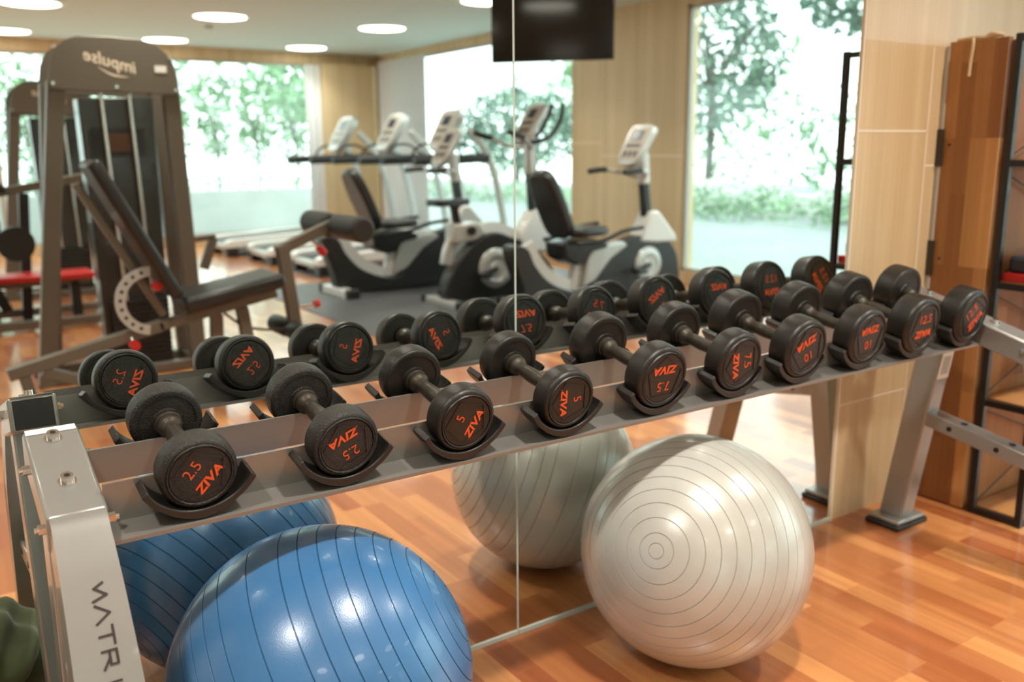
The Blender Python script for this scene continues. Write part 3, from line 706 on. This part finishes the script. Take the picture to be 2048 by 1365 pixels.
# low red bench with dark levers on the far left
lb = thing('press_machine', 'dark lever press machine with a red seat at the far left', 'weight machine', V(.8, 5.6, 0))
def lp(name, bm, mt, **k): return wpart(lb, name, bm, mt, **k)
bm = B(); box(bm, V(.30, 5.45, .33), V(1.12, 5.75, .375)); lp('seat_pad', bm, 'red', bevel=.012, label='red seat pad')
for a, b in (((.35, 5.6, .31), (1.1, 5.6, .31)), ((.2, 5.3, .05), (1.3, 5.3, .05)), ((.2, 5.9, .05), (1.3, 5.9, .05)), ((.2, 5.6, .9), (1.15, 5.6, 1.06)), ((.1, 5.55, .55), (.7, 5.55, .60))):
    bm = B(); beam(bm, V(*a), V(*b), .06, .06); lp('frame_beam', bm, 'taupe', bevel=.004)
for a, b in (((.45, 5.6, .3), (.45, 5.6, 0)), ((1.0, 5.6, .3), (1.0, 5.6, 0)), ((.42, 5.4, 1.1), (.42, 5.4, 0)), ((.75, 5.8, .95), (.68, 5.8, 0)), ((.3, 5.7, .75), (.55, 5.7, .1))):
    bm = B(); beam(bm, V(*a), V(*b), .07, .06, up=(0, 1, 0)); lp('frame_post', bm, 'charcoal', bevel=.004)
for x, z, r in ((.40, .75, .14), (.62, .62, .12), (.36, .42, .12), (.5, 1.0, .07)):
    lp('weight_disc', cyl(B(), V(x, 5.30, z), V(x, 5.36, z), r, n=28), 'charcoal')
lp('lever_grip', tube(B(), [V(.1, 5.5, 1.12), V(.3, 5.45, 1.08), V(.45, 5.4, 1.10), V(.6, 5.4, .98)], .028, 10), 'charcoal')
# bikes --------------------------------------------------------------
def console(root, x0, z0, x1, z1, wd, th=.05):
    """tilted console between (x0,z0) low and (x1,z1) high, facing -x"""
    p0 = Vector((x0, 0, z0)); p1 = Vector((x1, 0, z1)); d = (p1-p0).normalized(); n = Vector((-d.z, 0, d.x)); L = (p1-p0).length
    mt = Matrix((Vector((0, -1, 0)), d, n)).transposed().to_4x4(); mt.translation = (p0+p1)/2
    pr = smoothprof([(-wd*.36, -L/2), (wd*.36, -L/2), (wd*.5, L*.1), (wd*.46, L*.46), (0, L*.52), (-wd*.46, L*.46), (-wd*.5, L*.1)], 5)
    bm = prism(B(), pr, -th, 0, lambda u, v, t: tuple(mt@Vector((u, v, t))))
    c = link('console', bm, 'shell', parent=root, bevel=.01)
    bm = B(); box(bm, (-wd*.38, -L*.42, -.004), (wd*.38, L*.40, .004), 0, mt); link('keypad', bm, 'keypad', parent=c, smooth=False)
    bm = B(); box(bm, (-wd*.2, L*.08, 0), (wd*.2, L*.33, .008), 0, mt); link('display', bm, 'screen', parent=c, smooth=False)
    bm = B(); box(bm, (-wd*.3, -L*.10, 0), (wd*.3, -L*.02, .007), 0, mt)
    for i in range(3): box(bm, (-wd*.3+i*wd*.22, -L*.34, 0), (-wd*.3+i*wd*.22+wd*.14, -L*.2, .007), 0, mt)
    link('buttons', bm, 'taupe_dark', parent=c, smooth=False)
    return c
def disc_part(root, x, z, r, w):
    for s in (-1, 1):
        mt = Matrix.Translation((x, 0, z))@(Matrix() if s < 0 else Matrix.Rotation(PI, 4, 'Z'))
        bm = lathe(B(), [(0, -w-.02), (r*.3, -w-.02), (r*.34, -w-.012), (r*.6, -w-.014), (r*.64, -w-.02), (r*.92, -w-.014), (r, -w)], 40, mt)
        d = link('crank_disc', bm, 'shell', parent=root)
        bm = B(); beam(bm, (x, s*(w+.035), z), (x-s*.16, s*(w+.035), z-.04*s), .03, .018, up=(0, 1, 0)); link('crank', bm, 'black', parent=d, bevel=.004)
        bm = B(); box(bm, (x-s*.16-.05, s*(w+.04), z-.04*s-.015), (x-s*.16+.05, s*(w+.13), z-.04*s+.015)); link('pedal', bm, 'charcoal', parent=d, bevel=.006)
def body(root, prof, t, name, mt, sm=True, bev=.02):
    return link(name, prism(B(), smoothprof(prof, 5) if sm else prof, -t, t, XZ), mt, parent=root, bevel=bev)
def upright_bike(loc, label):
    t = thing('upright_bike', label, 'exercise bike', loc)
    for x in (0, 1.0):
        link('foot_bar', box(B(), (x-.045, -.27, 0), (x+.045, .27, .06)), 'shell', parent=t, bevel=.012)
        for s in (-1, 1): link('foot_cap', box(B(), (x-.05, s*.24, 0), (x+.05, s*.31, .068)), 'charcoal', parent=t, bevel=.012)
    bm = B(); beam(bm, (.09, 0, .04), (.10, 0, .36), .09, .08, up=(0, 1, 0)); link('rear_column', bm, 'taupe', parent=t, bevel=.01)
    link('strut', tube(B(), [(.02, 0, .33), (.05, 0, .45), (.11, 0, .56)], 0, sq=(.09, .07), up=(0, 1, 0)), 'shell', parent=t, bevel=.008)
    body(t, [(.02, .05), (.0, .2), (.12, .38), (.28, .52), (.45, .57), (.62, .52), (.85, .42), (1.02, .25), (1.06, .1), (1.0, .04), (.5, .03)], .07, 'body', 'charcoal')
    body(t, [(.06, .66), (.30, .665), (.36, .57), (.25, .51), (.05, .50)], .078, 'hub_cover', 'shell', sm=False)
    link('adjusting_knob', cyl(B(), (.21, -.11, .60), (.21, .11, .60), .035, n=18), 'capblack', parent=t)
    link('trim_stripe', tube(B(), [(.32, 0, .565), (.48, 0, .58), (.66, 0, .51), (.74, 0, .46)], 0, sq=(.15, .035), up=(0, 1, 0)), 'white', parent=t)
    body(t, [(.70, .47), (.80, .68), (.88, .74), (.96, .66), (1.03, .44), (.9, .38)], .085, 'front_cover', 'white')
    link('front_stripe', tube(B(), [(.72, 0, .36), (.78, 0, .22), (.90, 0, .08), (.98, 0, .05)], 0, sq=(.145, .04), up=(0, 1, 0)), 'white', parent=t)
    disc_part(t, .45, .28, .165, .07)
    bm = B(); beam(bm, (.145, 0, .58), (.10, 0, .80), .05, .06, up=(0, 1, 0)); link('seat_post', bm, 'black', parent=t, bevel=.006)
    bm = prism(B(), smoothprof([(-.08, -.11), (-.1, 0), (-.08, .11), (.05, .09), (.22, .035), (.24, 0), (.22, -.035), (.05, -.09)], 4), .80, .85, lambda u, v, q: (u, v, q)); link('saddle', bm, 'vinyl', parent=t, bevel=.015)
    bm = B(); beam(bm, (.885, 0, .60), (.845, 0, 1.10), .07, .075, up=(0, 1, 0)); link('mast', bm, 'black', parent=t, bevel=.01)
    bm = B(); beam(bm, (.85, 0, 1.02), (.835, 0, 1.34), .09, .09, up=(0, 1, 0)); link('mast_head', bm, 'shell', parent=t, bevel=.02)
    console(t, .74, 1.32, .93, 1.60, .24)
    for s in (-1, 1):
        h = link('handlebar', tube(B(), [(.84, s*.03, 1.24), (.74, s*.16, 1.26), (.60, s*.24, 1.33), (.48, s*.25, 1.36)], .016, 10), 'shell', parent=t)
        link('grip', tube(B(), [(.62, s*.235, 1.325), (.54, s*.25, 1.345), (.46, s*.25, 1.37)], .024, 10), 'foam', parent=h)
        link('aero_bar', tube(B(), [(.80, s*.06, 1.28), (.95, s*.10, 1.32), (1.07, s*.10, 1.44), (1.13, s*.08, 1.60)], .019, 10), 'black', parent=t)
    return t
def recumbent(loc, label):
    t = thing('recumbent_bike', label, 'exercise bike', loc, group='recumbent bikes')
    for x in (.0, 1.35):
        link('foot_bar', box(B(), (x-.05, -.28, 0), (x+.05, .28, .075)), 'white', parent=t, bevel=.012)
        for s in (-1, 1): link('foot_cap', box(B(), (x-.055, s*.25, 0), (x+.055, s*.33, .085)), 'charcoal', parent=t, bevel=.012)
    body(t, [(-.16, .50), (-.02, .50), (.06, .36), (.2, .22), (.42, .13), (.56, .14), (.66, .28), (.82, .42), (1.02, .51), (1.25, .53), (1.46, .45), (1.55, .28), (1.5, .06), (.9, .02), (.3, .02), (0.0, .05), (-.06, .2)], .075, 'body', 'charcoal', bev=.015)
    link('curved_frame', tube(B(), [(-.0, 0, .52), (.05, 0, .40), (.18, 0, .25), (.34, 0, .16), (.49, 0, .13), (.56, 0, .20)], 0, sq=(.17, .05), up=(0, 1, 0)), 'white', parent=t)
    body(t, [(.5, .14), (.55, .40), (.62, .47), (.92, .50), (.98, .46), (.80, .36), (.64, .20)], .083, 'side_cover', 'shell', sm=False)
    bm = B(); beam(bm, (.47, 0, .13), (.52, 0, .43), .08, .07, up=(0, 1, 0)); link('seat_post', bm, 'white', parent=t, bevel=.008)
    body(t, [(.30, .40), (.28, .52), (.60, .54), (.74, .50), (.72, .46), (.56, .44), (.52, .36), (.42, .34)], .13, 'seat_carriage', 'black', sm=False)
    bm = prism(B(), smoothprof([(.36, -.19), (.33, 0), (.36, .19), (.55, .2), (.72, .13), (.76, 0), (.72, -.13), (.55, -.2)], 4), .565, .63, lambda u, v, q: (u, v, q)); link('seat', bm, 'vinyl', parent=t, bevel=.02)
    a = Vector((.355, 0, .58)); b2 = Vector((.14, 0, 1.07)); d = (b2-a).normalized(); nn = Vector((d.z, 0, -d.x)); mt = Matrix((Vector((0, 1, 0)), d, nn)).transposed().to_4x4(); mt.translation = a
    bm = prism(B(), smoothprof([(-.12, 0), (-.165, .22), (-.14, .45), (-.07, .53), (.07, .53), (.14, .45), (.165, .22), (.12, 0)], 5), -.045, .045, lambda u, v, q: tuple(mt@Vector((u, v, q)))); link('backrest', bm, 'vinyl', parent=t, bevel=.025)
    for s in (-1, 1): link('side_handle', tube(B(), [(.35, s*.22, .52), (.55, s*.27, .54), (.75, s*.28, .60), (.95, s*.28, .62)], .017, 10), 'black', parent=t)
    body(t, [(1.10, .48), (1.22, .72), (1.30, .73), (1.50, .52), (1.52, .46), (1.3, .46)], .085, 'front_cover', 'white', sm=False)
    disc_part(t, 1.2, .29, .145, .075)
    bm = B(); beam(bm, (1.235, 0, .66), (1.19, 0, 1.02), .07, .07, up=(0, 1, 0)); link('mast', bm, 'black', parent=t, bevel=.01)
    bm = B(); beam(bm, (1.20, 0, .94), (1.175, 0, 1.20), .085, .085, up=(0, 1, 0)); link('mast_head', bm, 'white', parent=t, bevel=.02)
    console(t, 1.0, 1.12, 1.19, 1.42, .28)
    for s in (-1, 1):
        h = link('handlebar', tube(B(), [(1.18, s*.03, 1.0), (1.08, s*.16, 1.04), (.96, s*.22, 1.06), (.82, s*.22, 1.05)], .016, 10), 'shell', parent=t)
        link('grip', tube(B(), [(.98, s*.22, 1.062), (.9, s*.22, 1.06), (.80, s*.22, 1.05)], .023, 10), 'foam', parent=h)
    return t
upright_bike(V(3.53, 4.47, 0), 'black and silver upright bike with aero handlebars, reflected behind the mirror seam')
ra = recumbent(V(3.06, 5.5, 0), 'recumbent bike with black backrest standing nearest the treadmills')
rb_ = copy_tree(ra); rb_.location = V(3.89, 3.86, 0); rb_['label'] = 'recumbent bike with black backrest standing in front of the pale wood pillar'
# treadmills ---------------------------------------------------------
def treadmill(loc, label):
    t = thing('treadmill', label, 'treadmill', loc, group='treadmills')
    inc = lambda u, v, q: (u, q, v)
    link('deck', prism(B(), [(0, .07), (0, .15), (1.9, .25), (1.95, .08)], -.34, .34, inc), 'shell', parent=t, bevel=.02)
    link('running_belt', prism(B(), [(.03, .14), (.03, .16), (1.75, .252), (1.75, .23)], -.25, .25, inc), 'belt', parent=t, bevel=.004)
    for s in (-1, 1):
        link('side_rail', prism(B(), [(.0, .10), (.0, .175), (.06, .20), (1.8, .285), (1.8, .16)], s*.27, s*.40, inc), 'white', parent=t, bevel=.012)
        link('rear_foot', box(B(), (.0, s*.25, 0), (.14, s*.40, .12)), 'charcoal', parent=t, bevel=.015)
        link('upright', tube(B(), [(2.2, s*.40, .1), (2.19, s*.40, .45), (2.08, s*.40, .95), (1.95, s*.38, 1.25), (1.78, s*.34, 1.45)], 0, sq=(.07, .045), up=(0, 1, 0)), 'shell', parent=t, bevel=.008)
        h = link('hand_rail', tube(B(), [(2.0, s*.38, 1.14), (1.6, s*.39, 1.13), (1.10, s*.38, 1.12)], .052, 10), 'foam', parent=t)
        link('rail_arch', tube(B(), [(1.95, s*.37, 1.16), (1.75, s*.35, 1.29), (1.55, s*.35, 1.27), (1.45, s*.37, 1.14)], .014, 8), 'black', parent=t)
    body(t, [(1.7, .06), (1.75, .25), (1.95, .30), (2.25, .24), (2.28, .1), (2.2, .04)], .36, 'motor_cover', 'shell')
    link('front_crossbar', tube(B(), [(1.7, -.36, 1.13), (1.7, .36, 1.13)], .055, 10, smooth=False), 'foam', parent=t)
    console(t, 1.56, 1.26, 1.79, 1.66, .40, .09)
    return t
t1 = treadmill(V(3.35, 7.05, 0), 'grey treadmill nearest the mirror, beside the upright bike')
t2_ = copy_tree(t1); t2_.location = V(3.26, 8.2, 0); t2_['label'] = 'grey treadmill in the middle of the row of three'
t3 = copy_tree(t1); t3.location = V(3.13, 9.35, 0); t3['label'] = 'grey treadmill farthest from the mirror, by the corner pillar'
tag(link('floor_mat', box(B(), (2.55, -6.3, .0005), (5.6, -3.0, .008)), 'mat', bevel=.002), 'wide dark grey rubber mat on the floor under the bikes', 'mat')
for y, nm in ((7.05, 'nearest'), (8.2, 'middle'), (9.35, 'farthest')):
    tag(link('floor_mat', box(B(), (3.3, -y-.45, .0005), (5.75, -y+.45, .006)), 'mat', bevel=.001), 'dark narrow rubber mat under the %s of the three treadmills' % nm, 'mat', 'treadmill mats')
# television ----------------------------------------------------------
tv = thing('television', 'flat black television hanging from the ceiling on a bracket', 'television', V(4.344, 4.12, 1.9))
a = Vector(V(4.023, 4.481, 1.9)); b = Vector(V(4.665, 3.757, 1.9)); d = (b-a).normalized(); nrm = Vector((0, 0, 1)).cross(d)
mt = Matrix((d, nrm, Vector((0, 0, 1)))).transposed().to_4x4()
W2 = (b-a).length/2
bm = B(); box(bm, (-W2, -.025, 0), (W2, .025, .56), 0, mt); link('casing', bm, 'tv', parent=tv, bevel=.006)
sgn = 1 if (nrm.dot(Vector((-.7, .7, 0))) > 0) else -1
bm = B(); box(bm, (-W2+.018, sgn*.0252, .03), (W2-.018, sgn*.027, .542), 0, mt); link('screen', bm, 'tv', parent=tv, smooth=False)
bm = B(); box(bm, (-.12, -sgn*.06, .2), (.12, -sgn*.025, .4), 0, mt); box(bm, (-.02, -sgn*.09, .28), (.02, -sgn*.05, .65), 0, mt); link('bracket', bm, 'black', parent=tv, smooth=False)
# curtains ------------------------------------------------------------
def curtain(p0, p1, z0, z1, label):
    p0 = Vector(p0); p1 = Vector(p1); n = 80; d = (p1-p0); nn = Vector((-d.y, d.x, 0)).normalized(); bm = B(); rows = []
    for i in range(n+1):
        t = i/n; p = p0+d*t+nn*.02*math.sin(t*d.length*2*PI/.09); q = p+nn*.004
        rows.append([bm.verts.new((a.x, a.y, z)) for a in (p, q) for z in (z0, z1)])
    for a, b in zip(rows, rows[1:]):
        bm.faces.new((a[0], a[1], b[1], b[0])); bm.faces.new((a[2], b[2], b[3], a[3]))
    o = link('curtain', bm, 'curtain', angle=180); tag(o, label, 'curtain'); return o
curtain((4.80, Y0+.05, 0), (5.02, Y0+.05, 0), .14, 2.39, 'narrow white curtain gathered beside the corner pillar at the far window')
curtain((X1-.06, -10.28, 0), (X1-.06, -8.95, 0), .13, 2.44, 'wide pale curtain drawn across the corner end of the side window')
# ------------------------------------------------------------------ outdoors
struct('ground', box(B(), (-14, -26, -.12), (26, 14, -.07)), 'paving')
def leaves(bm, c, rad, n, s, flat=1.0, mi=0, shell=.55):
    for _ in range(n):
        while True:
            v = Vector((random.uniform(-1, 1), random.uniform(-1, 1), random.uniform(-1, 1)))
            if shell < v.length < 1: break
        p = Vector(c)+Vector((v.x*rad[0], v.y*rad[1], v.z*rad[2]))
        a = Vector((random.gauss(0, 1), random.gauss(0, 1), random.gauss(0, 1))).normalized(); b2 = a.orthogonal().normalized(); k = s*random.uniform(.6, 1.3)
        c3 = a.cross(b2)*.02*0
        q = [p+a*k, p+b2*k*.45, p-a*k, p-b2*k*.45]
        bm.faces.new([bm.verts.new(x) for x in q]).material_index = mi
def tree(name, x, y, h, cr, crown_z, label, leafm, group, n=900, s=.07, tr=.05, cat='tree', z0=-.07):
    t = thing(name, label, cat, (x, y, z0), group=group)
    bm = B(); tube(bm, [(0, 0, 0), (.03, .02, h*.4), (-.03, .0, crown_z)], tr, 8)
    for i in range(5):
        a = i*1.3; tube(bm, [(-.01, 0, crown_z*.75), (math.cos(a)*cr[0]*.4, math.sin(a)*cr[1]*.4, crown_z+cr[2]*.1), (math.cos(a)*cr[0]*.7, math.sin(a)*cr[1]*.7, crown_z+cr[2]*.4)], tr*.45, 6)
    link('trunk', bm, 'bark', parent=t)
    bm = B(); leaves(bm, (0, 0, crown_z), cr, n, s); link('crown', bm, leafm, parent=t, smooth=False)
    return t
random.seed(11)
# low white garden walls
tag(link('garden_wall', box(B(), (-8, -13.6, -.07), (7.0, -13.3, .60)), 'gwall', smooth=False), 'low grey-white garden wall outside the far window', 'garden wall')
tag(link('lawn', box(B(), (-8, -30, -.069), (7.0, -13.6, .248)), 'petal', smooth=False), 'bright pale ground rising behind the low garden wall', 'ground')
nth = ['first', 'second', 'third', 'fourth', 'fifth', 'sixth', 'seventh', 'eighth', 'ninth', 'tenth']
for i in range(9):
    x = .3+i*.72
    tree('young_tree', x, -14.3+random.uniform(-.12, .12), 2.3, (.33, .33, random.uniform(.75, .92)), random.uniform(1.40, 1.60), 'slim young tree behind the low garden wall, %s from the left in the mirror' % nth[i], 'leaf', 'young trees behind the garden wall', n=520, s=.055, tr=.024, z0=.25)
def strip(name, pts_, rad, n, s_, label, m_='leaf'):
    bm = B()
    for p in pts_: leaves(bm, p, rad, n, s_, shell=0)
    return tag(link(name, bm, m_, smooth=False), label, 'hedge', kind='stuff')
strip('low_hedge', [(-6+i*.26, -13.85+random.uniform(-.06, .06), .70+random.uniform(-.05, .07)) for i in range(50)], (.2, .15, .14), 26, .05, 'low leafy plants along the top of the white wall outside the far window')
strip('tall_hedge', [(-7+i*.8, -19.5+random.uniform(-.6, .6), 2.4+random.uniform(-.5, .8)) for i in range(22)], (.9, .7, 1.5), 130, .13, 'tall pale hedge far behind the slim young trees')
strip('low_hedge', [(12.2+random.uniform(-.1, .2), -6.0-i*.42, .16+random.uniform(-.1, .12)) for i in range(36)], (.3, .35, .25), 60, .055, 'low green hedge across the terrace outside the side windows')
strip('tall_hedge', [(21.5+random.uniform(-1.0, 1.0), -6-i*.9, 1.6+random.uniform(-.8, 1.6)) for i in range(30)], (1.1, 1.0, 1.6), 120, .15, 'tall pale hedge far behind the terrace outside the side windows')
tag(link('garden_wall', box(B(), (13.9, -26, -.07), (14.2, -5, .34)), 'petal', smooth=False), 'bright white low wall behind the hedge outside the side windows', 'garden wall')
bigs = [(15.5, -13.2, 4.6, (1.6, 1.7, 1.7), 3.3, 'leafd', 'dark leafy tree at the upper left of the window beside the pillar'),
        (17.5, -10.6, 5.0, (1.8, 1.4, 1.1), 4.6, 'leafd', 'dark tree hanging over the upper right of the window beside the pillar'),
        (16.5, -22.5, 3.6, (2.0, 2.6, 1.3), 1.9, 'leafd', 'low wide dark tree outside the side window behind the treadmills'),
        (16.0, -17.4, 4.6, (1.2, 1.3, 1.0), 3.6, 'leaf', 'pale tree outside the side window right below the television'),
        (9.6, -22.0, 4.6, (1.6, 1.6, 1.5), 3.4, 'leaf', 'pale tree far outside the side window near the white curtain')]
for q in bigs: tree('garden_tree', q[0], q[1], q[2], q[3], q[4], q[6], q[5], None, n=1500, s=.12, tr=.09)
for i, (x, y) in enumerate(((13.2, -11.0), (13.2, -9.5), (13.3, -7.9))):
    t = thing('flowering_bush', ['white flowering bush at the left side of the window beside the pillar', 'white flowering bush in the middle of the window beside the pillar', 'white flowering bush at the right side of the window beside the pillar'][i], 'bush', (x, y, -.07))
    bm = B(); leaves(bm, (0, 0, .32), (.5, .55, .3), 500, .05, shell=.2); link('foliage', bm, 'leaf', parent=t, smooth=False)
    bm = B(); leaves(bm, (0, 0, .36), (.52, .58, .34), 420, .055, shell=.7); link('blossoms', bm, 'petal', parent=t, smooth=False)
